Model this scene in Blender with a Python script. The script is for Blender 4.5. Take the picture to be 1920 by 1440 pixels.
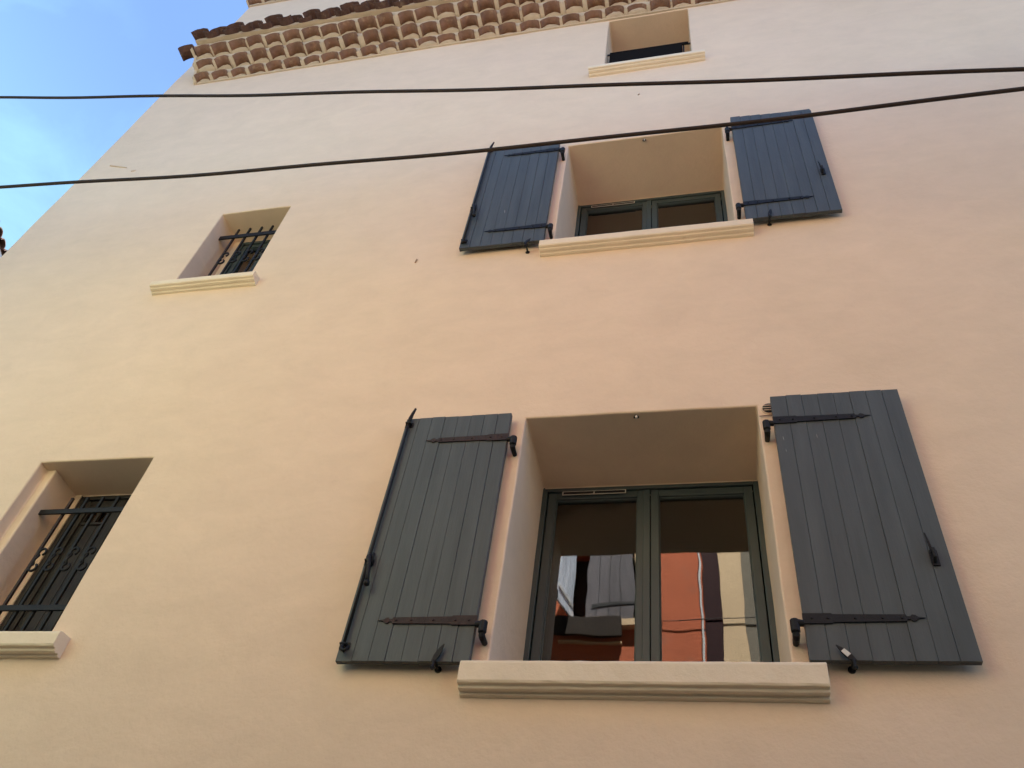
import bpy, math, random
from mathutils import Vector, Matrix, noise
random.seed(7)
for o in list(bpy.data.objects): bpy.data.objects.remove(o)
sc = bpy.context.scene
COL = sc.collection

# ------------------------------------------------------------------ camera
cam_d = bpy.data.cameras.new("camera")
cam = bpy.data.objects.new("camera", cam_d); COL.objects.link(cam)
yaw, pitch, roll = [math.radians(a) for a in (-18.5615, 47.2030, 10.0508)]
fwd = Vector((math.sin(yaw)*math.cos(pitch), math.cos(yaw)*math.cos(pitch), math.sin(pitch)))
rt = Vector((math.cos(yaw), -math.sin(yaw), 0)); up = rt.cross(fwd)
r2 = math.cos(roll)*rt + math.sin(roll)*up
u2 = -math.sin(roll)*rt + math.cos(roll)*up
m = Matrix((r2, u2, -fwd)).transposed().to_4x4()
m.translation = Vector((0, -3.128, 1.6))
cam.matrix_world = m
cam_d.sensor_width = 36; cam_d.lens = 36*1601/1920
cam_d.clip_start = 0.05; cam_d.clip_end = 2000
sc.camera = cam

# ------------------------------------------------------------------ sky, sun, exposure
SUN_EL, SUN_AZ = math.radians(69.3), math.radians(14)      # azimuth from +Y towards +X
W = bpy.data.worlds.new("World"); sc.world = W; W.use_nodes = True
nt = W.node_tree; bg = nt.nodes["Background"]
sky = nt.nodes.new("ShaderNodeTexSky"); sky.sky_type = 'NISHITA'; sky.sun_disc = False
sky.sun_elevation = SUN_EL; sky.sun_rotation = SUN_AZ
sky.air_density = 0.6; sky.dust_density = 0.0; sky.ozone_density = 2.6
tc = nt.nodes.new("ShaderNodeTexCoord")
mp = nt.nodes.new("ShaderNodeMapping"); mp.inputs["Scale"].default_value = (2.2, 2.2, 3.2)
nz = nt.nodes.new("ShaderNodeTexNoise"); nz.inputs["Scale"].default_value = 1.6; nz.inputs["Detail"].default_value = 7; nz.inputs["Roughness"].default_value = 0.62; nz.inputs["Distortion"].default_value = 0.6
rmp = nt.nodes.new("ShaderNodeValToRGB"); rmp.color_ramp.elements[0].position = 0.45; rmp.color_ramp.elements[1].position = 0.72
rmp.color_ramp.elements[1].color = (0.75, 0.75, 0.75, 1)
mixc = nt.nodes.new("ShaderNodeMix"); mixc.data_type = 'RGBA'
mixc.inputs["B"].default_value = (1.15, 2.15, 2.5, 1)
nt.links.new(tc.outputs["Generated"], mp.inputs["Vector"]); nt.links.new(mp.outputs[0], nz.inputs["Vector"])
nt.links.new(nz.outputs["Fac"], rmp.inputs[0]); sx = nt.nodes.new("ShaderNodeSeparateXYZ"); nt.links.new(tc.outputs["Generated"], sx.inputs[0])
hz = nt.nodes.new("ShaderNodeMapRange"); hz.inputs[1].default_value = 0.86; hz.inputs[2].default_value = 0.67; hz.inputs[3].default_value = 0.10; hz.inputs[4].default_value = 0.50
nt.links.new(sx.outputs["Z"], hz.inputs[0])
ad = nt.nodes.new("ShaderNodeMath"); ad.operation = 'ADD'; ad.use_clamp = True
nt.links.new(rmp.outputs[0], ad.inputs[0]); nt.links.new(hz.outputs[0], ad.inputs[1]); hx = nt.nodes.new("ShaderNodeMapRange"); hx.inputs[1].default_value = -0.50; hx.inputs[2].default_value = -0.64; hx.inputs[3].default_value = 0.0; hx.inputs[4].default_value = 1.0
nt.links.new(sx.outputs["X"], hx.inputs[0])
ml = nt.nodes.new("ShaderNodeMath"); ml.operation = 'MULTIPLY'
nt.links.new(ad.outputs[0], ml.inputs[0]); nt.links.new(hx.outputs[0], ml.inputs[1]); nt.links.new(ml.outputs[0], mixc.inputs["Factor"])
nt.links.new(sky.outputs[0], mixc.inputs["A"]); nt.links.new(mixc.outputs["Result"], bg.inputs["Color"])
bg.inputs["Strength"].default_value = 0.068
sd = bpy.data.lights.new("sun", 'SUN'); sd.energy = 5.0; sd.angle = math.radians(0.5); sd.color = (1.0, 0.96, 0.91)
sun = bpy.data.objects.new("sun", sd); COL.objects.link(sun)
sdir = Vector((math.sin(SUN_AZ)*math.cos(SUN_EL), math.cos(SUN_AZ)*math.cos(SUN_EL), math.sin(SUN_EL)))
sun.rotation_euler = sdir.to_track_quat('Z', 'Y').to_euler(); sun.location = sdir*40
vs = sc.view_settings; vs.view_transform = 'Standard'; vs.look = 'None'; vs.gamma = 1; vs.use_curve_mapping = False
vs.exposure = 2.76
sc.cycles.max_bounces = 10; sc.cycles.diffuse_bounces = 6

# ------------------------------------------------------------------ materials
def mat(name, col, rough=0.7, var=0.0, vscale=3.0, bump=0.0, bscale=60, spec=0.4, metal=0.0, col2=None, c2scale=2.0, c2lo=0.55, c2hi=0.75, stretch=None, coat=0, var2=0, v2scale=5, stretch2=(1, 1, 1), spots=None):
    M = bpy.data.materials.new(name); M.use_nodes = True
    n = M.node_tree; L = n.links; b = n.nodes["Principled BSDF"]
    b.inputs["Roughness"].default_value = rough; b.inputs["Specular IOR Level"].default_value = spec; b.inputs["Metallic"].default_value = metal
    b.inputs["Coat Weight"].default_value = coat
    g = n.nodes.new("ShaderNodeTexCoord"); vec = g.outputs["Object"]
    if stretch:
        mpp = n.nodes.new("ShaderNodeMapping"); mpp.inputs["Scale"].default_value = stretch
        L.new(vec, mpp.inputs[0]); vec = mpp.outputs[0]
    c = n.nodes.new("ShaderNodeRGB"); c.outputs[0].default_value = (*col, 1); out = c.outputs[0]
    if col2:
        t = n.nodes.new("ShaderNodeTexNoise"); t.inputs["Scale"].default_value = c2scale; t.inputs["Detail"].default_value = 6; t.inputs["Roughness"].default_value = 0.65
        L.new(vec, t.inputs["Vector"])
        r = n.nodes.new("ShaderNodeMapRange"); r.inputs[1].default_value = c2lo; r.inputs[2].default_value = c2hi
        L.new(t.outputs["Fac"], r.inputs[0])
        x = n.nodes.new("ShaderNodeMix"); x.data_type = 'RGBA'; x.inputs["B"].default_value = (*col2, 1)
        L.new(r.outputs[0], x.inputs["Factor"]); L.new(out, x.inputs["A"]); out = x.outputs["Result"]
    if var:
        t = n.nodes.new("ShaderNodeTexNoise"); t.inputs["Scale"].default_value = vscale; t.inputs["Detail"].default_value = 8; t.inputs["Roughness"].default_value = 0.6
        L.new(vec, t.inputs["Vector"])
        r = n.nodes.new("ShaderNodeMapRange"); r.inputs[1].default_value = 0.25; r.inputs[2].default_value = 0.75
        r.inputs[3].default_value = 1-var; r.inputs[4].default_value = 1+var
        L.new(t.outputs["Fac"], r.inputs[0])
        x = n.nodes.new("ShaderNodeVectorMath"); x.operation = 'SCALE'
        L.new(out, x.inputs[0]); L.new(r.outputs[0], x.inputs["Scale"]); out = x.outputs[0]
    if var2:
        mp2 = n.nodes.new("ShaderNodeMapping"); mp2.inputs["Scale"].default_value = stretch2; L.new(g.outputs["Object"], mp2.inputs[0])
        t = n.nodes.new("ShaderNodeTexNoise"); t.inputs["Scale"].default_value = v2scale; t.inputs["Detail"].default_value = 9; t.inputs["Roughness"].default_value = 0.7; t.inputs["Distortion"].default_value = 0.4
        L.new(mp2.outputs[0], t.inputs["Vector"])
        r = n.nodes.new("ShaderNodeMapRange"); r.inputs[1].default_value = 0.3; r.inputs[2].default_value = 0.7
        r.inputs[3].default_value = 1-var2; r.inputs[4].default_value = 1+var2
        L.new(t.outputs["Fac"], r.inputs[0])
        x = n.nodes.new("ShaderNodeVectorMath"); x.operation = 'SCALE'
        L.new(out, x.inputs[0]); L.new(r.outputs[0], x.inputs["Scale"]); out = x.outputs[0]
    if spots:
        t = n.nodes.new("ShaderNodeTexNoise"); t.inputs["Scale"].default_value = spots[1]; t.inputs["Detail"].default_value = 10; t.inputs["Roughness"].default_value = 0.75
        L.new(g.outputs["Object"], t.inputs["Vector"])
        r = n.nodes.new("ShaderNodeMapRange"); r.inputs[1].default_value = 0.70; r.inputs[2].default_value = 0.78
        r.inputs[3].default_value = 1.0; r.inputs[4].default_value = spots[0]
        L.new(t.outputs["Fac"], r.inputs[0])
        x = n.nodes.new("ShaderNodeVectorMath"); x.operation = 'SCALE'
        L.new(out, x.inputs[0]); L.new(r.outputs[0], x.inputs["Scale"]); out = x.outputs[0]
    L.new(out, b.inputs["Base Color"])
    if bump:
        t = n.nodes.new("ShaderNodeTexNoise"); t.inputs["Scale"].default_value = bscale; t.inputs["Detail"].default_value = 5; t.inputs["Roughness"].default_value = 0.65
        L.new(vec, t.inputs["Vector"])
        bp = n.nodes.new("ShaderNodeBump"); bp.inputs["Strength"].default_value = bump; bp.inputs["Distance"].default_value = 0.02
        L.new(t.outputs["Fac"], bp.inputs["Height"]); L.new(bp.outputs[0], b.inputs["Normal"])
    return M

PLASTER = mat("cream_plaster", (0.715, 0.560, 0.425), 0.9, var=0.04, vscale=0.9, bump=0.22, bscale=22, var2=0.048, v2scale=3.2, stretch2=(1, 1, 1.8), spots=(0.86, 2.3), spec=0.15, col2=(0.71, 0.562, 0.415), c2scale=0.55, c2lo=0.40, c2hi=0.68)
SILLM = mat("sill_stone_paint", (0.745, 0.635, 0.485), 0.85, var=0.06, vscale=6, bump=0.16, bscale=34, spec=0.2, col2=(0.60, 0.42, 0.30), c2scale=7, c2lo=0.66, c2hi=0.82)
MORTAR = mat("cornice_mortar", (0.58, 0.48, 0.36), 0.95, var=0.10, vscale=9, bump=0.6, bscale=35, spec=0.1)
TILE = mat("terracotta_tile", (0.230, 0.132, 0.090), 0.9, var=0.36, vscale=7, bump=0.5, bscale=50, spec=0.15, col2=(0.36, 0.25, 0.16), c2scale=11, c2lo=0.56, c2hi=0.74)
TILE_D = mat("dark_roof_tile", (0.10, 0.055, 0.042), 0.9, var=0.35, vscale=8, bump=0.5, bscale=50, spec=0.15, col2=(0.20, 0.15, 0.10), c2scale=9, c2lo=0.58, c2hi=0.75)
SHUT = mat("blue_grey_paint", (0.068, 0.080, 0.085), 0.50, var=0.16, vscale=18, bump=0.14, bscale=80, spec=0.30, stretch=(1, 1, 0.10), var2=0.13, v2scale=1.0, stretch2=(11, 1, 0.35))
SHUT_P = mat("pale_paint_wear", (0.42, 0.42, 0.42), 0.7)
FRAME = mat("green_grey_frame_paint", (0.050, 0.074, 0.077), 0.45, var=0.06, spec=0.4)
IRON = mat("black_iron", (0.009, 0.009, 0.010), 0.55, var=0.3, vscale=30, bump=0.2, bscale=120, spec=0.25)
MATTE = mat("matte_black_paint", (0.010, 0.009, 0.009), 0.95, spec=0.04)
RUST = mat("rusty_iron", (0.030, 0.017, 0.014), 0.6, var=0.35, vscale=25, bump=0.3, bscale=90, spec=0.3, col2=(0.06, 0.028, 0.02), c2scale=20)
WHITEP = mat("white_plastic", (0.62, 0.60, 0.55), 0.5, spec=0.4)
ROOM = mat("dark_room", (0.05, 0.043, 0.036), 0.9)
WOODD = mat("dark_wood_window", (0.022, 0.018, 0.016), 0.5, var=0.2, vscale=12, spec=0.4)
CABLE = mat("cable_rubber", (0.022, 0.014, 0.011), 0.65, var=0.25, vscale=14, spec=0.3)
STAIN = mat("wall_scar", (0.34, 0.24, 0.16), 0.95)
STAINP = mat("wall_scuff", (0.60, 0.44, 0.29), 0.95)
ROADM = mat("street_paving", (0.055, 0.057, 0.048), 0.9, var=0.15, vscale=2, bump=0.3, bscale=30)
REDW = mat("red_render", (0.56, 0.165, 0.085), 0.9, var=0.10, vscale=2.5, bump=0.3, bscale=25, spec=0.1, col2=(0.48, 0.19, 0.12), c2scale=3)
CREAMW = mat("opposite_cream_render", (0.76, 0.57, 0.36), 0.9, var=0.06, vscale=2, bump=0.2, bscale=25, spec=0.1)
GREYW = mat("grey_render_and_shade", (0.24, 0.215, 0.17), 0.9, var=0.08, vscale=2, bump=0.2, bscale=25, spec=0.1)  # neighbour's grey; on the cream house it stands in for shade and weakens bounce
PALEW = mat("pale_bounce_render", (0.66, 0.69, 0.46), 0.9, var=0.06, vscale=2, bump=0.2, bscale=25, spec=0.1)  # yellow-green picked to tint the bounce onto the facade
DARKBASE = mat("dark_bounce_cut", (0.075, 0.085, 0.055), 0.7, var=0.2, vscale=4)  # dark tone for an added band that cuts bounce onto the soffits
MAROON = mat("maroon_pilaster", (0.030, 0.006, 0.007), 0.9, var=0.1)
OLDSH = mat("weathered_shutter", (0.70, 0.76, 0.86), 0.8, var=0.30, vscale=9, bump=0.4, bscale=40, stretch=(1, 1, 0.15))
OLDSH_D = mat("weathered_dark_shutter", (0.125, 0.115, 0.125), 0.85, var=0.30, vscale=10, bump=0.4, bscale=40, stretch=(1, 1, 0.12))
DARKBOX = mat("smear_and_eave_brown", (0.030, 0.020, 0.013), 0.9, var=0.3, vscale=8)  # brown of the eave board and of the panel replacing a dark smear
ZINC = mat("pale_zinc", (0.75, 0.75, 0.74), 0.4, spec=0.5)

GLASS = bpy.data.materials.new("window_glass"); GLASS.use_nodes = True
n = GLASS.node_tree; n.nodes.clear()
o_ = n.nodes.new("ShaderNodeOutputMaterial"); mx = n.nodes.new("ShaderNodeMixShader")
fr = n.nodes.new("ShaderNodeFresnel"); fr.inputs["IOR"].default_value = 1.5
mu = n.nodes.new("ShaderNodeMath"); mu.operation = 'MULTIPLY'; mu.inputs[1].default_value = 2.6; mu.use_clamp = True
tr = n.nodes.new("ShaderNodeBsdfTransparent"); tr.inputs[0].default_value = (0.62, 0.64, 0.62, 1)
gl = n.nodes.new("ShaderNodeBsdfGlossy"); gl.inputs["Roughness"].default_value = 0.012
gt = n.nodes.new("ShaderNodeTexCoord"); gn = n.nodes.new("ShaderNodeTexNoise"); gn.inputs["Scale"].default_value = 3.5; gn.inputs["Detail"].default_value = 1
gb = n.nodes.new("ShaderNodeBump"); gb.inputs["Strength"].default_value = 0.05; gb.inputs["Distance"].default_value = 0.02
n.links.new(gt.outputs["Object"], gn.inputs["Vector"]); n.links.new(gn.outputs["Fac"], gb.inputs["Height"]); n.links.new(gb.outputs[0], gl.inputs["Normal"])
n.links.new(fr.outputs[0], mu.inputs[0]); n.links.new(mu.outputs[0], mx.inputs[0])
n.links.new(tr.outputs[0], mx.inputs[1]); n.links.new(gl.outputs[0], mx.inputs[2]); n.links.new(mx.outputs[0], o_.inputs[0])

# ------------------------------------------------------------------ mesh helpers
class MB:
    def __init__(s): s.v = []; s.f = []; s.mi = []; s.cur = 0
    def quad(s, *idx): s.f.append(tuple(idx)); s.mi.append(s.cur)
    def add(s, pts): b = len(s.v); s.v += [tuple(p) for p in pts]; return b
    def box(s, x0, x1, y0, y1, z0, z1, M=None):
        p = [Vector(q) for q in ((x0,y0,z0),(x1,y0,z0),(x1,y1,z0),(x0,y1,z0),(x0,y0,z1),(x1,y0,z1),(x1,y1,z1),(x0,y1,z1))]
        if M: p = [M @ q for q in p]
        b = s.add(p)
        for f in ((0,3,2,1),(4,5,6,7),(0,1,5,4),(1,2,6,5),(2,3,7,6),(3,0,4,7)): s.quad(*[b+i for i in f])
    def tube(s, pts, r, n=8, cap=True):
        pts = [Vector(p) for p in pts]; rings = []
        rr = r if isinstance(r, (list, tuple)) else [r]*len(pts)
        a = None
        for i, p in enumerate(pts):
            t = (pts[min(i+1, len(pts)-1)] - pts[max(i-1, 0)]).normalized()
            if a is None: a = t.orthogonal().normalized()
            a = (a - t*a.dot(t)).normalized(); b = t.cross(a)
            rings.append(s.add([p + rr[i]*(math.cos(2*math.pi*k/n)*a + math.sin(2*math.pi*k/n)*b) for k in range(n)]))
        for q in range(len(pts)-1):
            for k in range(n):
                s.quad(rings[q]+k, rings[q]+(k+1) % n, rings[q+1]+(k+1) % n, rings[q+1]+k)
        if cap:
            s.quad(*[rings[0]+k for k in range(n)][::-1]); s.quad(*[rings[-1]+k for k in range(n)])
    def prism_y(s, poly, y0, y1):            # polygon (x,z) extruded along y
        k = len(poly); b = s.add([(x, y0, z) for x, z in poly]); c = s.add([(x, y1, z) for x, z in poly])
        s.quad(*[b+i for i in range(k)]); s.quad(*[c+i for i in range(k)][::-1])
        for i in range(k): s.quad(b+(i+1) % k, b+i, c+i, c+(i+1) % k)
    def prism_x(s, prof, xs, jit=0.0):      # profile (y,z) swept along x through stations xs
        k = len(prof); rings = []
        for x in xs: rings.append(s.add([(x, y + random.uniform(-jit, jit), z + random.uniform(-jit, jit)) for y, z in prof]))
        for a, b in zip(rings[:-1], rings[1:]):
            for i in range(k): s.quad(a+i, a+(i+1) % k, b+(i+1) % k, b+i)
        s.quad(*[rings[0]+i for i in range(k)][::-1]); s.quad(*[rings[-1]+i for i in range(k)])
    def build(s, name, mats, parent=None, bevel=0, seg=2, smooth=False, label=None):
        import bmesh
        me = bpy.data.meshes.new(name); me.from_pydata(s.v, [], s.f)
        if not isinstance(mats, (list, tuple)): mats = [mats]
        for q in mats: me.materials.append(q)
        me.polygons.foreach_set("material_index", s.mi)
        bm = bmesh.new(); bm.from_mesh(me); bmesh.ops.recalc_face_normals(bm, faces=bm.faces); bm.to_mesh(me); bm.free()
        if smooth:
            me.polygons.foreach_set("use_smooth", [True]*len(me.polygons))
        me.update()
        o = bpy.data.objects.new(name, me); COL.objects.link(o)
        if parent: o.parent = parent
        if bevel:
            b = o.modifiers.new("bevel", 'BEVEL'); b.width = bevel; b.segments = seg; b.limit_method = 'ANGLE'; b.angle_limit = math.radians(40)
        if label: o["label"] = label
        return o
def empty(name, loc=(0, 0, 0)):
    o = bpy.data.objects.new(name, None); COL.objects.link(o); o.location = loc; o.empty_display_size = 0.3; return o
def tag(o, label, cat, group=None, kind=None):
    if label: o["label"] = label
    if cat: o["category"] = cat
    if group: o["group"] = group
    if kind: o["kind"] = kind
def frange(a, b, step):
    k = max(1, round((b-a)/step)); return [a+(b-a)*i/k for i in range(k+1)]

# ------------------------------------------------------------------ ground
g = MB(); b = g.add([(-300, -300, 0), (300, -300, 0), (300, 300, 0), (-300, 300, 0)]); g.quad(b, b+1, b+2, b+3)
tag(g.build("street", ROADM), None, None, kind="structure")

# ------------------------------------------------------------------ the house
house = empty("house")
tag(house, "cream rendered three storey house with grey plank shutters and tiled cornice", "house")

XL, XR, ZT = -5.898, 7.0, 13.92
# x0, x1, z0, z1, depth
OPEN = dict(
    w1=(-0.939, 0.269, 3.355, 4.875, 0.57),
    w2=(-0.930, 0.284, 6.500, 8.048, 0.555),
    w3=(-3.869, -3.237, 6.490, 7.592, 0.29),
    w4=(-3.916, -3.153, 3.495, 4.729, 0.31),
    w5=(-0.698, 0.109, 9.430, 10.797, 0.50))
def wall_noise(p):
    q = Vector(p)
    a = noise.noise(q*0.9)*0.006 + noise.noise(q*3.1+Vector((7, 3, 1)))*0.0028 + noise.noise(q*9.0)*0.0008
    c = noise.noise(q*3.3+Vector((31, 9, 4)))*0.0030
    d = noise.noise(q*3.3+Vector((3, 59, 14)))*0.0030
    return q + Vector((c, a, d))
def build_wall():
    w = MB(); vid = {}
    def V(x, y, z):
        k = (round(x, 4), round(y, 4), round(z, 4))
        if k not in vid:
            p = Vector(k)
            if -5.7 < k[0] < 4: p = wall_noise(k)
            elif k[0] < -5.7: q = wall_noise(k); p = Vector((k[0]+(q.x-k[0])*1.5, q.y, k[2]))
            vid[k] = w.add([p])
        return vid[k]
    xs = {XL, XR}; zs = {0.0, ZT}
    for x0, x1, z0, z1, d in OPEN.values(): xs |= {x0, x1}; zs |= {z0, z1}
    def fill(S, st):
        S = sorted(S); out = []
        for a, b in zip(S[:-1], S[1:]): out += frange(a, b, st)[:-1]
        return out+[S[-1]]
    xs = fill(xs, .11); zs = fill(zs, .11)
    def inside(x, z):
        for n_, (x0, x1, z0, z1, d) in OPEN.items():
            if x0 < x < x1 and z0 < z < z1: return True
        return False
    for i in range(len(xs)-1):
        for j in range(len(zs)-1):
            if inside((xs[i]+xs[i+1])/2, (zs[j]+zs[j+1])/2): continue
            w.quad(V(xs[i], 0, zs[j]), V(xs[i+1], 0, zs[j]), V(xs[i+1], 0, zs[j+1]), V(xs[i], 0, zs[j+1]))
    for n_, (x0, x1, z0, z1, d) in OPEN.items():
        ys = frange(0, d+.10, .11)
        hx = [x for x in xs if x0-1e-6 <= x <= x1+1e-6]; hz = [z for z in zs if z0-1e-6 <= z <= z1+1e-6]
        for y0, y1 in zip(ys[:-1], ys[1:]):
            for a, c in zip(hx[:-1], hx[1:]):
                w.quad(V(a, y0, z1), V(c, y0, z1), V(c, y1, z1), V(a, y1, z1))
                w.quad(V(a, y0, z0), V(c, y0, z0), V(c, y1, z0), V(a, y1, z0))
            for a, c in zip(hz[:-1], hz[1:]):
                if n_ != 'w4' : w.quad(V(x0, y0, a), V(x0, y0, c), V(x0, y1, c), V(x0, y1, a))
                w.quad(V(x1, y0, a), V(x1, y0, c), V(x1, y1, c), V(x1, y1, a))
        if n_ == 'w4':                               # rebate in the left reveal
            px = [(x0, 0), (x0, .077), (x0+.060, .077)] + [(x0+.060, y) for y in frange(.077, d+.10, .11)[1:]]
            for (xa, ya), (xb, yb) in zip(px[:-1], px[1:]):
                for a, c in zip(hz[:-1], hz[1:]):
                    w.quad(V(xa, ya, a), V(xa, ya, c), V(xb, yb, c), V(xb, yb, a))
    # left flank, back and right flank of the house
    for a, c in zip(zs[:-1], zs[1:]):
        w.quad(V(XL, 0, a), V(XL, 0, c), V(XL, .5, c), V(XL, .5, a))
    b = w.add([(XL, .5, 0), (XL, 9, 0), (XR, 9, 0), (XR, 0, 0), (XL, .5, ZT), (XL, 9, ZT), (XR, 9, ZT), (XR, 0, ZT)])
    w.quad(b, b+1, b+5, b+4); w.quad(b+1, b+2, b+6, b+5); w.quad(b+2, b+3, b+7, b+6)
    return w.build("wall", PLASTER, house, bevel=0.011, seg=3, smooth=False)
wall = build_wall()
for p in wall.data.polygons: p.use_smooth = True
try: wall.data.set_sharp_from_angle(angle=math.radians(60))
except Exception: pass

# roof over everything, with a low pitch
rf = MB()
rf.prism_x([(-.22, ZT+.20), (4.5, ZT+1.25), (9.2, ZT+.20), (9.2, ZT+.26), (4.5, ZT+1.32), (-.22, ZT+.27)], [XL-.12, XR])
rf.build("roof", TILE_D, house)

# ---- generoise cornices: rows of half-round tiles bedded in mortar
def arch(cx, zb, a, h, n=9, s=1.0):
    return [(cx - a*s*math.cos(math.pi*i/n), zb + h*s*math.sin(math.pi*i/n)) for i in range(n+1)]
def tile_shell(w, cx, zb, a, h, y0, y1, th=.015, tilt=0.0):
    n = 9; o = arch(cx, zb, a, h, n); i_ = [(cx + (x-cx)*(1-th/a), zb + (z-zb)*(1-th/h)) for x, z in o]
    A = w.add([(x, y0 + random.uniform(-.003, .003), z) for x, z in o]); B = w.add([(x, y0, z) for x, z in i_])
    C = w.add([(x, y1, z+tilt) for x, z in o]); D = w.add([(x, y1, z+tilt) for x, z in i_])
    for k in range(n):
        w.quad(A+k, A+k+1, B+k+1, B+k); w.quad(A+k, C+k, C+k+1, A+k+1); w.quad(B+k, B+k+1, D+k+1, D+k); w.quad(C+k, D+k, D+k+1, C+k+1)
    for k in (0, n): w.quad(A+k, B+k, D+k, C+k)
def genoise_row(par, x0, x1, zl, dz, p, pp, pitch, offs, left_extra=0, mortar=True, tile_mat=TILE):
    t = MB(); mo = MB(); a0, h0 = pitch*.435, .083
    x = x0 + offs*pitch; cells = []
    while x < x1:
        cells.append((x + pitch/2 + random.uniform(-.010, .010), a0*random.uniform(.88, 1.07), h0*random.uniform(.86, 1.08), random.uniform(-.013, .013))); x += pitch
    for cx, a, h, dy in cells: tile_shell(t, cx, zl, a, h, -(p+dy), -pp+.05)
    ztop = zl + dz
    # mortar: scalloped slab with arches let into its underside
    prof = [(x0-.02, zl+.004)]
    for cx, a, h, dy in cells:
        prof += [(cx-a*.985, zl-.002+random.uniform(-.004, .006))] + arch(cx, zl, a*.985, h*.97)[1:-1] + [(cx+a*.985, zl-.002+random.uniform(-.004, .006))]
    prof += [(x1+.02, zl+.004)]
    yf = [-(p-.022) + noise.noise(Vector((px*5, zl*9, 3)))*.012 for px, pz in prof]
    yt = [-(p-.010) + noise.noise(Vector((px*4, zl*7, 8)))*.012 for px, pz in prof]
    zt = [ztop - .006 + noise.noise(Vector((px*6, zl*5, 5)))*.008 for px, pz in prof]
    A = mo.add([(px, yf[i], pz) for i, (px, pz) in enumerate(prof)])
    Bm = mo.add([(px, yt[i], pz*.35+zt[i]*.65) for i, (px, pz) in enumerate(prof)])
    B = mo.add([(px, yt[i]+.012, zt[i]) for i, (px, pz) in enumerate(prof)])
    C = mo.add([(px, -pp+.05, pz) for px, pz in prof]); D = mo.add([(px, .03, zt[i]) for i, (px, pz) in enumerate(prof)])
    k = len(prof)
    for i in range(k-1):
        mo.quad(A+i, A+i+1, Bm+i+1, Bm+i); mo.quad(Bm+i, Bm+i+1, B+i+1, B+i); mo.quad(A+i, C+i, C+i+1, A+i+1); mo.quad(B+i, B+i+1, D+i+1, D+i)
    for e in (0, k-1):
        q = mo.add([(prof[e][0], .03, zl)]); mo.quad(A+e, Bm+e, B+e, D+e, q, C+e)
    # plug at the back of the barrels
    yb = p - .121 if pp > 0 else .012
    for cx, a, h, dy in cells:
        m_ = 7; dy2 = random.choice((random.uniform(-.014, .012), random.uniform(-.014, .012), random.uniform(0, .035)))
        px = [(cx-a*.97+2*a*.97*i/m_) for i in range(m_+1)]
        yy = [-(yb+dy2+.016*math.cos(math.pi*(i/m_-.5))+random.uniform(-.004, .004)) for i in range(m_+1)]
        b0 = mo.add([(px[i], yy[i], zl-.006+random.uniform(-.003, .003)) for i in range(m_+1)]); b1 = mo.add([(px[i], yy[i]+.012, zl+.09) for i in range(m_+1)])
        b2 = mo.add([(px[i], -pp+.06, zl-.006) for i in range(m_+1)])
        for i in range(m_): mo.quad(b0+i, b0+i+1, b1+i+1, b1+i); mo.quad(b0+i, b2+i, b2+i+1, b0+i+1)
    mo.build("mortar_band", MORTAR, par, smooth=True)
    t.build("tile_row", tile_mat, par, smooth=True)
def roof_row(par, x0, x1, zl, p, pitch, rise, run=.55):
    t = MB(); a0 = pitch*.46
    x = x0
    while x < x1:
        cx = x+pitch/2+random.uniform(-.012, .012); a = a0*random.uniform(.95, 1.08); h = .088*random.uniform(.9, 1.12); dy = random.uniform(-.025, .025)
        tile_shell(t, cx, zl+.022, a, h, -(p+dy), -(p+dy)+run, tilt=rise)
        # channel tile between the covers, hollow side up
        tile_shell(t, cx+pitch/2, zl+.052, a*.8, -.045, -(p+dy)+.015, -(p+dy)+run, tilt=rise)
        x += pitch
    t.build("tile_row", TILE_D, par, smooth=True, label="dark overhanging roof tiles at the top of the cornice")
cor = MB()
ZC, DZ = 10.822, .126
P = [.10, .218, .336, .455]
X0, X1 = -5.53, 6.8
cor.box(X0+.02, X1, -.02, .05, ZC-.012, ZC+.02)
cornice = cor.build("cornice", MORTAR, house, bevel=.006)
for k in range(3):
    genoise_row(cornice, X0 - (.02 if k == 2 else 0), X1, ZC + .012 + k*DZ, DZ, P[k], (P[k-1] if k else 0.0), .228, (0, .12, .03)[k])
# two loose end tiles that stick out beyond the plaster end, and the top roof tiles
e = MB()
tile_shell(e, X0-.085, ZC+.012+2*DZ, .100, .085, -.355, -.20); e.build("end_tile", TILE_D, cornice, smooth=True)
roof_row(cornice, X0-.03, X1, ZC + .012 + 3*DZ - .01, P[3], .235, .13)
fl = MB()                                     # mortar bed sloping back to the wall behind the roof tiles
fl.prism_x([(-.368, ZC+.012+3*DZ-.004), (.02, ZC+.012+3*DZ-.004), (.02, ZC+.012+3*DZ+.20), (-.36, ZC+.012+3*DZ+.085)], frange(X0, X1, .12), jit=.006); fl.build("mortar_bed", MORTAR, cornice)
en = MB()                                     # rounded plaster end of the cornice
en.prism_x([(.03, ZC-.01), (-.03, ZC-.01), (-.09, ZC+.05), (-.12, ZC+.13), (-.19, ZC+.16), (-.23, ZC+.24), (-.27, ZC+.30), (-.28, ZC+.37), (.03, ZC+.37)], [X0-.022, X0+.012]); en.build("mortar_end", MORTAR, cornice, bevel=.01)
tc_ = MB(); tc_.box(XL-.02, XR, -.02, .05, ZT-.30, ZT-.27)
top = tc_.build("top_cornice", MORTAR, house)
for k in range(2):
    genoise_row(top, XL-.02, XR, ZT-.268+k*.13, .13, .10+.1*k, .1*k, .22, .1*k)
roof_row(top, XL-.06, XR, ZT-.268+.255, .30, .235, .08)

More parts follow.
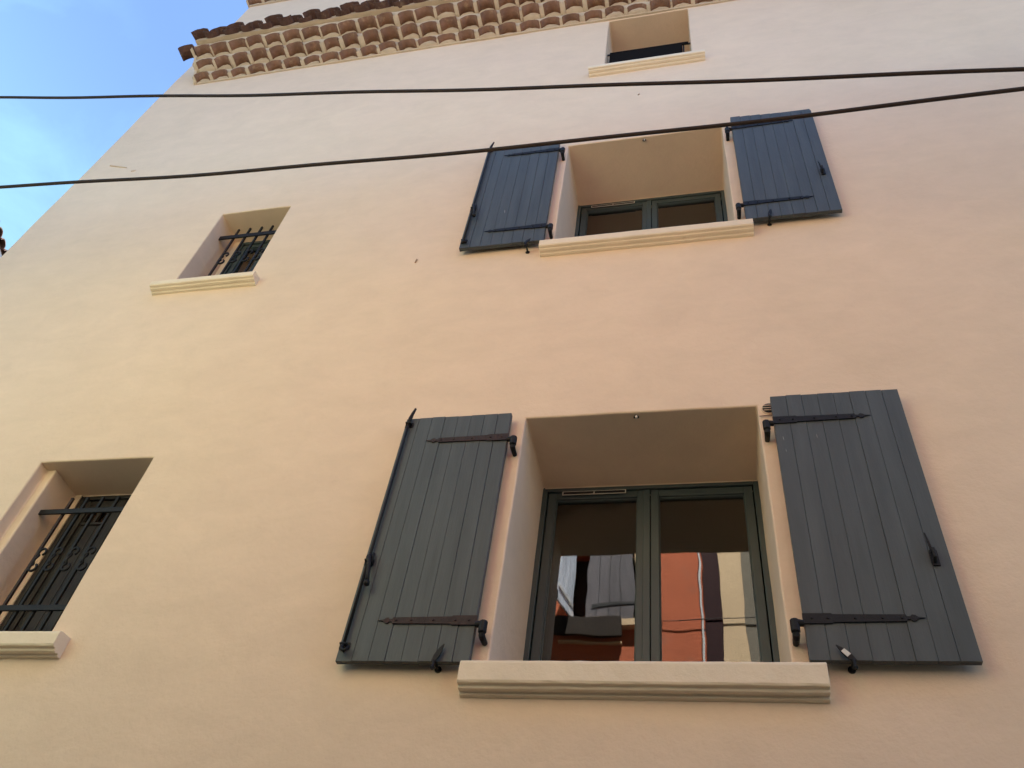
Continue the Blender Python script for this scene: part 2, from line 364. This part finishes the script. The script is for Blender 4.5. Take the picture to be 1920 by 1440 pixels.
# ---- sills
def sill(x0, x1, zt, p, h, drop, yback, ox0, ox1, seed):
    random.seed(seed)
    s = MB(); zb = zt - h
    prof = [(.02, zt+.012), (-p+.012, zt+.004), (-p+.003, zt-.003), (-p, zt-.013), (-p+.001, zb+.010), (-p+.006, zb+.001),
            (-p*.70, zb-.001), (-p*.66, zb-.012), (-p*.50, zb-.016), (-p*.36, zb-.010), (-p*.28, zb-.013), (-p*.25, zb-.022), (-p*.10, zb-drop), (.02, zb-drop-.002)]
    if seed in (2, 3, 5): prof = [(y, z if i < 6 else zb - drop*(i-5)/8 + (z - (zb - drop*(i-5)/8))*.35) for i, (y, z) in enumerate(prof)]
    s.prism_x(prof, frange(x0, x1, .055), jit=.0011 if seed in (1, 4) else .0006)
    s.box(ox0+.004, ox1-.004, .012, yback, zt-.03, zt+.010)
    return s.build("window_sill", SILLM, house, bevel=.006)
sill(-1.036, .388, 3.386, .08, .097, .026, .60, -.939, .269, 1)
sill(-1.010, .390, 6.537, .08, .072, .024, .58, -.930, .284, 2)
sill(-3.985, -3.128, 6.517, .08, .055, .024, .30, -3.869, -3.237, 3)
sill(-4.12, -3.017, 3.524, .084, .078, .022, .33, -3.916, -3.153, 4)
sill(-.832, .222, 9.462, .08, .050, .024, .50, -.698, .109, 5)
random.seed(11)

# ---- windows
def ring(w, x0, x1, z0, z1, wd, y0, y1, bot=None):
    bt = wd if bot is None else bot
    w.box(x0, x0+wd, y0, y1, z0, z1); w.box(x1-wd, x1, y0, y1, z0, z1)
    w.box(x0+wd, x1-wd, y0+.0015, y1, z1-wd, z1); w.box(x0+wd, x1-wd, y0+.0015, y1, z0, z0+bt)
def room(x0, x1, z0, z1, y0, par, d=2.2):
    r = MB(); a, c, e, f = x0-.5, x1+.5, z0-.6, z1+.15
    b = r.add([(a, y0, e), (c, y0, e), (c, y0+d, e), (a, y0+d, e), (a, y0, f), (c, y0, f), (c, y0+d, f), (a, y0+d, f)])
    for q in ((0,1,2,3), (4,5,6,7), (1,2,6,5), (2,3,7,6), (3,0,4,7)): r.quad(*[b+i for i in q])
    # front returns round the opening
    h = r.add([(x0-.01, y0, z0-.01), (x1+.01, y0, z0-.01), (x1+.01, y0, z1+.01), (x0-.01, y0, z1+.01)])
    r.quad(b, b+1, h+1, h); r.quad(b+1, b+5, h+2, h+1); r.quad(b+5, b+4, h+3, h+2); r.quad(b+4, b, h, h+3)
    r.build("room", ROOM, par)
def window2(x0, x1, z0, z1, yf, fm=FRAME, fw=.032, sw=.045, vent=False, muntin=False, mid=.119, solid=False):
    fr_ = MB(); ring(fr_, x0-.004, x1+.004, z0, z1+.004, fw, yf, yf+.06)
    win = fr_.build("window", fm, house, bevel=.004)
    xm = (x0+x1)/2 + .008*0
    ins = [(x0+fw+.002, xm-mid/2+sw), (xm+mid/2-sw, x1-fw-.002)]
    for a, c in ins:
        s = MB(); ring(s, a, c, z0+fw+.002, z1-fw-.002, sw, yf+.012, yf+.055)
        # glazing bead stepping back to the pane
        ring(s, a+sw-.001, c-sw+.001, z0+fw+sw, z1-fw-sw-.001, .007, yf+.026, yf+.050)
        if muntin:
            zz = z1-fw-sw-.13; s.box(a+sw, c-sw, yf+.020, yf+.040, zz, zz+.018)
            xx = (a+c)/2; s.box(xx-.009, xx+.009, yf+.021, yf+.040, zz+.018, z1-fw-sw)
        sash = s.build("sash", fm, win, bevel=.003)
        pn = MB(); pn.box(a+sw-.004, c-sw+.004, yf+.041, yf+.045, z0+fw+sw-.004, z1-fw-sw+.004); pn.build("pane", GLASS, sash)
        if solid:
            zz = z1-fw-sw-.13; nb = 3
            for i in range(nb):
                b = MB(); u0 = a+sw+(c-a-2*sw)*i/nb; u1 = a+sw+(c-a-2*sw)*(i+1)/nb
                b.box(u0+.001, u1-.001, yf+.030+.001*i, yf+.0405, z0+fw+sw, zz-.001); b.build("board", WOODD, sash, bevel=.002)
    ast = MB(); ast.box(xm-.026, xm+.012, yf+.002, yf+.0118, z0+fw+.006, z1-fw-.006)
    ast.build("meeting_rail", fm, win, bevel=.004)
    bead = MB(); bead.box(x0+.012, x1-.002, yf-.004, yf-.0005, z1-.010, z1-.004); bead.build("sealant_bead", PLASTER, win)
    if vent:
        va, vb = x0+.117, x0+.482; zc = z1-.050
        v = MB()
        v.box(va, vb, yf-.0045, yf-.0005, zc+.010, zc+.0125); v.box(va, vb, yf-.0045, yf-.0005, zc-.0125, zc-.010)
        for q in (va, (va+vb)/2-.002, vb-.005): v.box(q, q+.005, yf-.0052, yf-.0008, zc-.0098, zc+.0098)
        vo = v.build("air_vent", WHITEP, win)
        k = MB(); k.box(va+.005, vb-.005, yf-.003, yf-.0008, zc-.0095, zc+.0095)
        for i in range(1, 6): q = va+(vb-va)*i/6; k.box(q-.002, q+.002, yf-.0044, yf-.0032, zc-.0093, zc+.0093)
        k.build("vent_slats", IRON, vo)
    room(x0, x1, z0, z1, yf+.062, win)
    return win
window2(-.939, .269, 3.40, 4.875, .57, vent=True)
window2(-.930, .284, 6.55, 8.048, .555, vent=True)
window2(-3.825, -3.237, 6.53, 7.592, .29, fm=FRAME, fw=.04, sw=.04, mid=.10)
window2(-3.815, -3.153, 3.53, 4.729, .31, fm=WOODD, fw=.036, sw=.05, muntin=True, mid=.13, solid=True)
window2(-.698, .109, 9.47, 10.797, .50, fw=.03)
for a in ((-3.872, -3.823, .284, .32, 6.50, 7.596), (-3.860, -3.812, .303, .34, 3.50, 4.733)):   # plaster return beside the two barred windows
    rv = MB(); rv.box(*a); rv.build("plaster_return", PLASTER, house)

# ---- window grilles and the attic rail
def scroll_pts(cx, cz, r, y, a0, a1, n=14):
    return [(cx + r*math.cos(math.radians(a0+(a1-a0)*i/n)), y, cz + r*math.sin(math.radians(a0+(a1-a0)*i/n))) for i in range(n+1)]
def grille(xs, y, x0, x1, ztop, zbot, cross, zt_s, zb_s, ch=.017, sr=.023):
    for z in cross:
        root = MB(); root.box(x0-.01, x1+.01, y-.010, y+.002, z-ch, z+ch)
        if z == cross[0]: gr = root.build("window_grille", IRON, house, bevel=.002)
        else: root.build("crossbar", IRON, gr, bevel=.002)
    for x in xs:
        bq = MB(); bq.box(x-.008, x+.008, y+.0025, y+.0185, zbot, ztop); bq.build("bar", RUST if x == xs[0] else IRON, gr, bevel=.002)
    for i, x in enumerate(xs):
        cx = x + .036
        pts = scroll_pts(cx+.006, zt_s, sr, y-.004, -60, 250)[::1]
        low = scroll_pts(cx+.006, zb_s, sr, y-.004, 110, 420)
        sg = MB(); sg.tube(pts, .0075, 6); sg.tube(low, .0075, 6)
        mid = [(pts[-1][0], y-.004, pts[-1][2]), (x+.020, y-.004, (zt_s+zb_s)/2), (low[0][0], y-.004, low[0][2])]
        sg.tube(mid, .0065, 6); sg.build("scroll", IRON, gr, smooth=True)
    return gr
grille([-3.745, -3.638, -3.530, -3.430, -3.325], .122, -3.869, -3.237, 7.530, 6.52, [7.395, 6.70], 7.120, 7.020, ch=.024, sr=.026)
grille([-3.703, -3.598, -3.492, -3.388, -3.283], .152, -3.856, -3.153, 4.578, 3.53, [4.463, 3.805], 4.170, 4.066)
ra = MB(); ra.box(-.672, .088, .075, .090, 10.062, 10.112); ra.box(-.672, .030, .070, .088, 9.82, 10.050)
rail = ra.build("guard_rail", MATTE, house, bevel=.003)
for i in range(7):
    q = MB(); xx = -.62+i*.11; q.box(xx-.007, xx+.007, .091, .105, 9.47, 10.09); q.build("bar", IRON, rail)
for a, c in ((-.70, -.66), (.08, .112)): q = MB(); q.box(a, c, .080, .0895, 10.06, 10.09); q.build("rail_bracket", IRON, rail)

# ---- shutters
YF, YB = -.062, -.034
def shutter(x0, x1, z0, z1, hinge, strapz, rust=False, rod=False, wear=(), slope=0.0):
    s = MB(); n = 8; wd = (x1-x0)/n
    for i in range(n):
        a, c = x0+i*wd, x0+(i+1)*wd; gap = random.uniform(.0003, .0010); ch = random.uniform(.0010, .0020)
        e = random.uniform(-.0012, .0012); zt, zb = z1+random.uniform(-.0025, .0018)+slope*(i+.5)*wd, z0+random.uniform(-.0015, .0015)
        a += gap; c -= gap
        prof = [(a, YB), (a, YF+ch+e), (a+ch, YF+e), (c-ch, YF+e), (c, YF+ch+e), (c, YB)]
        b = s.add([(x, y, zb) for x, y in prof]); d = s.add([(x, y, zt) for x, y in prof]); k = 6
        for j in range(k): s.quad(b+j, b+(j+1) % k, d+(j+1) % k, d+j)
        s.quad(*[b+j for j in range(k)]); s.quad(*[d+j for j in range(k)])
    s.box(x0+.004, x1-.004, YB-.016, YB-.002, z0+.004, z1-.006)
    sh = s.build("shutter", SHUT, house)
    sg = 1 if hinge == 'left' else -1; hx = x0 if hinge == 'left' else x1
    im = RUST if rust else IRON
    for zz in strapz:
        k = MB(); L = .445; y0, y1 = YF-.0072, YF-.0026
        k.prism_y([(hx+sg*u, zz+v) for u, v in ((-.004, -.023), (.105, -.023), (.108, -.018), (.375, -.015), (.378, -.007), (.390, -.006), (.398, -.015), (.410, -.012), (.418, -.004), (L, 0), (.418, .004), (.410, .012), (.398, .015), (.390, .006), (.378, .007), (.375, .015), (.108, .018), (.105, .023), (-.004, .023))], y0, y1)
        st = k.build("strap_hinge", im, sh)
        for u in (.03, .09, .19, .29, .36):
            r = MB(); r.tube([(hx+sg*u, y0+.001, zz), (hx+sg*u, y0-.004, zz)], [.0065, .004], 8); r.build("rivet", im, st, smooth=False)
        # knuckle and wall pin
        kx = hx - sg*.036
        p = MB(); p.tube([(hx-sg*.001, YF-.004, zz-.022), (hx-sg*.018, YF-.005, zz-.020), (kx, YF-.004, zz-.020)], [.014, .015, .0165], 8)
        p.tube([(kx, YF-.004, zz-.004), (kx, YF-.004, zz-.008), (kx, YF-.004, zz-.058), (kx, YF-.004, zz-.062)], [.014, .0185, .0185, .014], 10)
        p.build("hinge_knuckle", IRON, sh, smooth=False, bevel=.002)
        w = MB(); w.tube([(kx, YF-.004, zz-.0625), (kx, YF-.002, zz-.070), (kx, YF+.016, zz-.074), (kx, .02, zz-.070)], [.014, .015, .014, .012], 8)
        w.build("hinge_pin", IRON, house)
    for (x, z, a, c) in wear:
        k = MB(); k.prism_y([(x, z), (x+a*.6, z+c*.3), (x+a, z+c), (x+a*.3, z+c*.7)], YF-.0024, YF-.0012); k.build("paint_chip", SHUT_P, sh)
    if rod:
        rx = x0+.026; yr = YF-.016
        r = MB(); r.tube([(rx, yr, z0+.045), (rx, yr, z1-.045)], .0075, 8)
        ro = r.build("locking_rod", IRON, sh, smooth=True)
        h = MB(); h.tube([(rx, yr, z1-.06), (rx+.002, yr-.003, z1-.02), (rx+.010, yr-.006, z1+.015), (rx+.022, yr-.012, z1+.050)], [.010, .011, .009, .006], 8); h.build("rod_hook", IRON, ro, smooth=True)
        h = MB(); h.tube([(rx, yr, z0+.075), (rx-.002, yr-.010, z0+.045), (rx+.014, yr-.014, z0+.028), (rx+.032, yr-.008, z0+.055)], [.010, .010, .009, .006], 8); h.build("rod_hook", IRON, ro, smooth=True)
        for zz in (z1-.055, z0+.068, z0+.505):
            h = MB(); h.box(rx-.022, rx+.024, YF-.006, YF-.0023, zz-.016, zz+.016); h.tube([(rx-.013, YF-.004, zz), (rx-.011, yr-.010, zz), (rx+.011, yr-.010, zz), (rx+.013, YF-.004, zz)], .006, 6); h.build("rod_bracket", IRON, ro)
        zc = z0+.50
        h = MB(); h.tube([(rx+.004, yr-.006, zc+.03), (rx+.008, yr-.022, zc+.012), (rx+.022, yr-.028, zc-.03), (rx+.030, yr-.026, zc-.09), (rx+.034, yr-.024, zc-.125)], [.012, .013, .009, .009, .011], 8)
        h.tube([(rx+.034, yr-.024, zc-.118), (rx+.035, yr-.024, zc-.128), (rx+.035, yr-.024, zc-.142), (rx+.035, yr-.024, zc-.150)], [.006, .015, .015, .005], 8)
        h.tube([(rx+.012, YF-.003, zc+.055), (rx+.018, YF-.020, zc+.045), (rx+.022, YF-.020, zc-.005), (rx+.012, YF-.003, zc-.012)], .006, 6)
        h.build("rod_handle", IRON, ro, smooth=True)
    return sh
def catch(sh, x, z):
    c = MB(); c.box(x-.014, x+.014, YF-.008, YF-.0022, z-.045, z+.030)
    c.tube([(x-.004, YF-.008, z-.030), (x-.004, YF-.030, z-.020), (x-.004, YF-.032, z+.018), (x-.002, YF-.012, z+.026)], .008, 8)
    c.tube([(x-.006, YF-.020, z+.010), (x-.012, YF-.024, z+.06), (x-.016, YF-.022, z+.105)], [.007, .005, .003], 6)
    c.build("catch", IRON, sh)
def stopper(px, pz, dx, dz, pale=False):
    s = MB(); s.tube([(px, .02, pz), (px, -.07, pz)], .006, 8); s.tube([(px, -.004, pz), (px, .003, pz)], .015, 10)
    d = Vector((dx, dz)); L = d.length; d /= L; nrm = Vector((-d.y, d.x))
    poly = [Vector((px, pz))+d*u+nrm*v for u, v in ((-.012, -.006), (.02, -.012), (L*.6, -.010), (L, -.001), (L, .001), (L*.6, .010), (.02, .012), (-.012, .006))]
    s.prism_y([(p.x, p.y) for p in poly], -.082, -.076)
    s.tube([(px, -.079, pz), (px+.002, -.083, pz-.018), (px+.002, -.083, pz-.034)], [.006, .005, .007], 8)
    s.tube([(px+.002, -.083, pz-.030), (px+.002, -.083, pz-.036), (px+.002, -.083, pz-.044)], [.006, .010, .006], 8)
    o = s.build("shutter_stop", IRON, house)
    if pale:
        k = MB(); q = [Vector((px, pz))+d*u+nrm*v for u, v in ((.018, -.0095), (L*.62, -.0085), (L*.62, .0085), (.018, .0095))]
        k.prism_y([(p.x, p.y) for p in q], -.0845, -.0822); k.build("pale_tag", WHITEP, o)
def add_all():
    shutter(-1.595, -1.003, 3.388, 4.858, 'right', (4.676, 3.580), rust=True, rod=True)
    a = shutter(.331, .930, 3.402, 4.868, 'left', (4.692, 3.580), wear=((.362, 4.585, .004, -.03), (.366, 4.50, .003, -.02), (.515, 4.59, .003, -.03)))
    catch(a, .870, 3.865)
    shutter(-1.590, -.988, 6.563, 8.046, 'right', (7.878, 6.742), rod=True, wear=((-1.318, 7.02, .006, -.045),))
    c = shutter(.350, .942, 6.560, 8.062, 'left', (7.868, 6.746), slope=-.085)
    catch(c, .893, 7.060)
    stopper(-1.150, 3.384, .032, .075); stopper(.484, 3.398, -.052, .058, pale=True)
    stopper(-1.105, 6.520, .030, .045); stopper(.497, 6.560, .014, .060)
add_all()

# ---- small fittings and scars on the wall
def hook(x, y, z):
    h = MB(); h.tube([(x, y, z+.02), (x, y, z-.006)], [.012, .010], 10); h.tube([(x-.014, y, z-.006), (x+.014, y, z-.006)], .006, 8)
    o = h.build("soffit_hook", IRON, house)
    k = MB(); k.tube([(x+.001, y-.006, z-.004), (x+.001, y-.008, z-.020)], .006, 8); k.build("pale_tip", WHITEP, o)
hook(-.347, .030, 4.873); hook(-.320, .030, 8.046)
v = MB(); v.tube([(.326, .003, 4.842), (.326, -.006, 4.842)], [.041, .039], 24); vent = v.build("round_vent", PLASTER, house)
k = MB(); k.tube([(.326, -.004, 4.842), (.326, -.0072, 4.842)], .034, 24); k.build("vent_opening", IRON, vent)
for i in range(3):
    k = MB(); zz = 4.842+(i-1)*.0165; hw = math.sqrt(.034**2-((i-1)*.0165)**2); k.box(.326-hw, .326+hw, -.012, -.0074, zz-.0018, zz+.0018); k.build("vent_slat", PLASTER, vent)
k = MB(); k.tube([(.273, -.006, 4.788), (.345, -.006, 4.789)], .0022, 6); k.build("nail", RUST, house)
def scar(poly, m_=STAIN): s = MB(); s.prism_y(poly, -.0075, .004); return s
for poly in ([(-5.645, 8.892), (-5.52, 8.838), (-5.40, 8.782), (-5.40, 8.772), (-5.53, 8.826), (-5.648, 8.878)], [(-5.30, 8.692), (-5.255, 8.690), (-5.262, 8.676), (-5.30, 8.672)]):
    scar(poly).build("wall_scratch", STAINP, house)
for x, z in ((-.372, 8.851),): scar([(x-.006, z-.008), (x+.009, z+.006), (x+.010, z+.012), (x-.003, z+.002)]).build("wall_chip", STAIN, house)
x, z = -1.918, 6.549; scar([(x-.004, z-.022), (x+.003, z-.020), (x+.008, z+.016), (x+.003, z+.026), (x-.003, z+.004)]).build("wall_chip", STAIN, house)

# ------------------------------------------------------------------ cables
def cable(coef, y, r, label):
    c = MB(); pts = []
    for i in range(91):
        x = -15 + 22*i/90; xx = max(-6.5, min(3.2, x)); z = coef[0]*xx*xx+coef[1]*xx+coef[2] + (x-xx)*(2*coef[0]*xx+coef[1])
        pts.append((x, y + .004*math.sin(x*3.1), z + .003*math.sin(x*2.3)))
    c.tube(pts, r, 10); o = c.build("overhead_cable", CABLE, smooth=True)
    tag(o, label, "cable", "cables strung along the street")
cable((.00515, -.2550, 7.212), -.75, .0130, "upper black cable running level below the small attic window")
cable((.01079, -.0380, 6.633), -.70, .0128, "lower black cable slanting across the upper pair of shutters")

# ------------------------------------------------------------------ houses across the street (red and cream seen in the panes; pale one added for bounce light)
YO = -4.2
red = empty("red_house", (-4, YO, 0)); tag(red, "red rendered house across the street reflected in the lower window", "house")
def rel(mb, name, m_, par, **k):
    o = mb.build(name, m_, None, **k); o.parent = par
    par_loc = par.matrix_world.translation if par.type == 'MESH' else Vector(par.location)
    o.matrix_parent_inverse = Matrix.Translation(-par_loc) if par.type != 'MESH' else Matrix.Identity(4)
    return o
HO = 8.25
w = MB(); wx0, wx1, wz0, wz1 = -1.74, -.91, 7.10, 8.20
for x0, x1, z0, z1 in ((-2.1, wx0, 0, HO), (wx1, -.13, 0, HO), (wx0, wx1, 0, wz0), (wx0, wx1, wz1, HO)): 
    w.box(x0, x1, YO-.35, YO, z0, z1)
w.box(-2.1, -.13, YO-8, YO-7.9, 0, HO)
rel(w, "wall", REDW, red)
q = MB(); q.box(-2.1, -.05, YO-8.2, YO+.05, HO+.004, HO+.16); rel(q, "roof", TILE_D, red)
q = MB(); q.box(wx0, wx1, YO-.34, YO-.30, wz0, wz1); rel(q, "window", ROOM, red)
q = MB(); q.box(wx1, wx1+.055, YO-.10, YO+.012, wz0-.02, wz1+.05); rel(q, "window_surround", CREAMW, red)
q = MB(); q.box(-1.84, -.87, YO-.05, YO+.09, 7.03, 7.10); rel(q, "window_sill", CREAMW, red)
def plank_shutter(x0, x1, z0, z1, m_, M=None):
    s = MB(); k = 4
    for i in range(k): a = x0+(x1-x0)*i/k; s.box(a+.003, a+(x1-x0)/k-.003, 0, .028, z0, z1, M)
    return s
MM = Matrix.Translation((0, YO+.005, 0))
sd_ = plank_shutter(-1.49, -.935, 7.12, 8.18, OLDSH_D, MM); s1 = rel(sd_, "shutter", OLDSH_D, red)
q = MB(); q.box(-1.42, -.93, YO+.034, YO+.042, 7.305, 7.345); rel(q, "strap_hinge", IRON, red)
ang = math.radians(104)
M2 = Matrix.Translation((-1.635, YO+.01, 0)) @ Matrix.Rotation(ang, 4, 'Z')
sl = plank_shutter(0, .46, 7.12, 8.18, OLDSH, M2); rel(sl, "shutter", OLDSH, red, label="pale weathered shutter swung out into the street")
q = MB(); q.box(.02, .42, -.010, -.002, 7.30, 7.34, M2); rel(q, "strap_hinge", ZINC, red)
q = MB(); q.box(-1.90, -1.05, YO+.095, YO+.14, 6.86, 7.10); rel(q, "dark_smear_panel", DARKBOX, red, bevel=.01)  # made-up dark panel in place of the smeared dark patch under the sill
q = MB(); q.box(-1.80, -1.05, YO+.002, YO+.05, 6.80, 6.83); rel(q, "ledge", CREAMW, red)
for xx, zz in ((-1.3, 3.6),):
    q = MB(); q.box(xx-.5, xx+.5, YO+.004, YO+.03, zz, zz+1.4); rel(q, "shutter", OLDSH_D, red)
pp = MB(); pp.tube([(-.160, YO+.03, .0), (-.160, YO+.03, HO-.1), (-.160, YO+.035, HO-.02)], .012, 10)
rel(pp, "downpipe", ZINC, red)
pale = empty("pale_bounce_house", (-6, YO, 0)); tag(pale, "unseen pale house added beside the red one for its bounce light", "house")  # out of view, added to colour the light thrown back on the facade
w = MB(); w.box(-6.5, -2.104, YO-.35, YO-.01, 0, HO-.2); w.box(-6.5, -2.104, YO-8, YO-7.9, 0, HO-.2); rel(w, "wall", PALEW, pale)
q = MB(); q.box(-6.55, -2.11, YO-8.2, YO+.05, HO-.196, HO-.05); rel(q, "roof", TILE_D, pale)
for xx, zz in ((-4.4, 6.3), (-5.9, 6.3)):
    q = MB(); q.box(xx-.5, xx+.5, YO-.008, YO+.03, zz, zz+1.4); rel(q, "shutter", OLDSH_D, pale)
cream = empty("cream_house", (3, YO, 0)); tag(cream, "beige house across the street with dark red pilaster reflected in window", "house")
w = MB(); w.box(.052, .31, YO-.3, YO+.015, 0, HO+.3); rel(w, "pilaster", CREAMW, cream)
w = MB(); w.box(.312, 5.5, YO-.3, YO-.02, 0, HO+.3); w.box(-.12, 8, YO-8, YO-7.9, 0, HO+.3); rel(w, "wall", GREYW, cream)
w = MB(); w.box(.312, .62, YO-.018, YO+.01, 0, HO+.29); rel(w, "grey_shade_band", GREYW, cream)  # shaded strip of the cream front, put in as grey colour
w = MB(); w.box(-.128, .050, YO-.3, YO+.03, 0, HO+.3); rel(w, "pilaster", MAROON, cream, label="dark red pilaster between the two house fronts")
q = MB(); q.box(-.04, 8.1, YO-8.2, YO+.05, HO+.304, HO+.46); rel(q, "roof", TILE_D, cream)
for xx, zz in ((2.6, 6.6), (2.6, 3.4), (5.6, 6.6)):
    q = MB(); q.box(xx-.5, xx+.5, YO-.018, YO+.01, zz, zz+1.5); rel(q, "shutter", OLDSH_D, cream)
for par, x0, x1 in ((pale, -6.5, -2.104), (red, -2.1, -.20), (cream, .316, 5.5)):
    q = MB(); q.box(x0, x1, YO+.002, YO+.05, 0, 3.5); rel(q, "bounce_cut_band", DARKBASE, par)  # unseen dark base added to keep street bounce off the soffits
c = MB(); c.tube([(-.63, YO+.01, 7.03), (-.615, YO+.038, 7.085), (-.5, YO+.040, 7.088), (.5, YO+.040, 7.112), (5.5, YO+.040, 7.25)], .0055, 8)
tag(c.build("wall_cable", CABLE, smooth=True), "thin dark cable fixed along the fronts of the opposite houses", "cable")

# ------------------------------------------------------------------ neighbour whose eave shows at the left edge
def neighbour():
    th = math.radians(22.0); nrm = Vector((math.cos(th), math.sin(th), 0)); al = Vector((-math.sin(th), math.cos(th), 0))
    base = Vector((-10.73, 2.22, 0)); zE = 12.11
    root = empty("neighbour_house", (base.x, base.y, 0)); tag(root, "house with tiled eave peeping out beyond the left corner", "house")
    M = Matrix((al, -nrm, Vector((0, 0, 1)))).transposed().to_4x4(); M.translation = base    # local x along eave, y into the house
    def part(mb, name, m_, **k):
        mb.v = [tuple(M @ Vector(p)) for p in mb.v]; return rel(mb, name, m_, root, **k)
    a, e = -4.5, 4.5
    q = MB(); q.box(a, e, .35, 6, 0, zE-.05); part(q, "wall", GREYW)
    q = MB(); q.prism_x([(0.03, zE-.02), (0.03, zE+.02), (.36, zE+.10), (.36, zE-.048)], [a, e]); part(q, "eave_board", DARKBOX)
    q = MB(); q.prism_x([(.0, zE-.03), (.026, zE-.03), (.026, zE+.05), (.0, zE+.05)], [a, e]); part(q, "fascia", ZINC)
    q = MB(); x = a
    while x < e: tile_shell(q, x+.11, zE+.055, .10, .09, -.06, 3.2, tilt=1.0); x += .22
    q.prism_x([(-.02, zE+.052), (3.2, zE+1.04), (3.2, zE+1.02), (.03, zE+.051)], [a, e]); part(q, "roof", TILE_D)
neighbour()
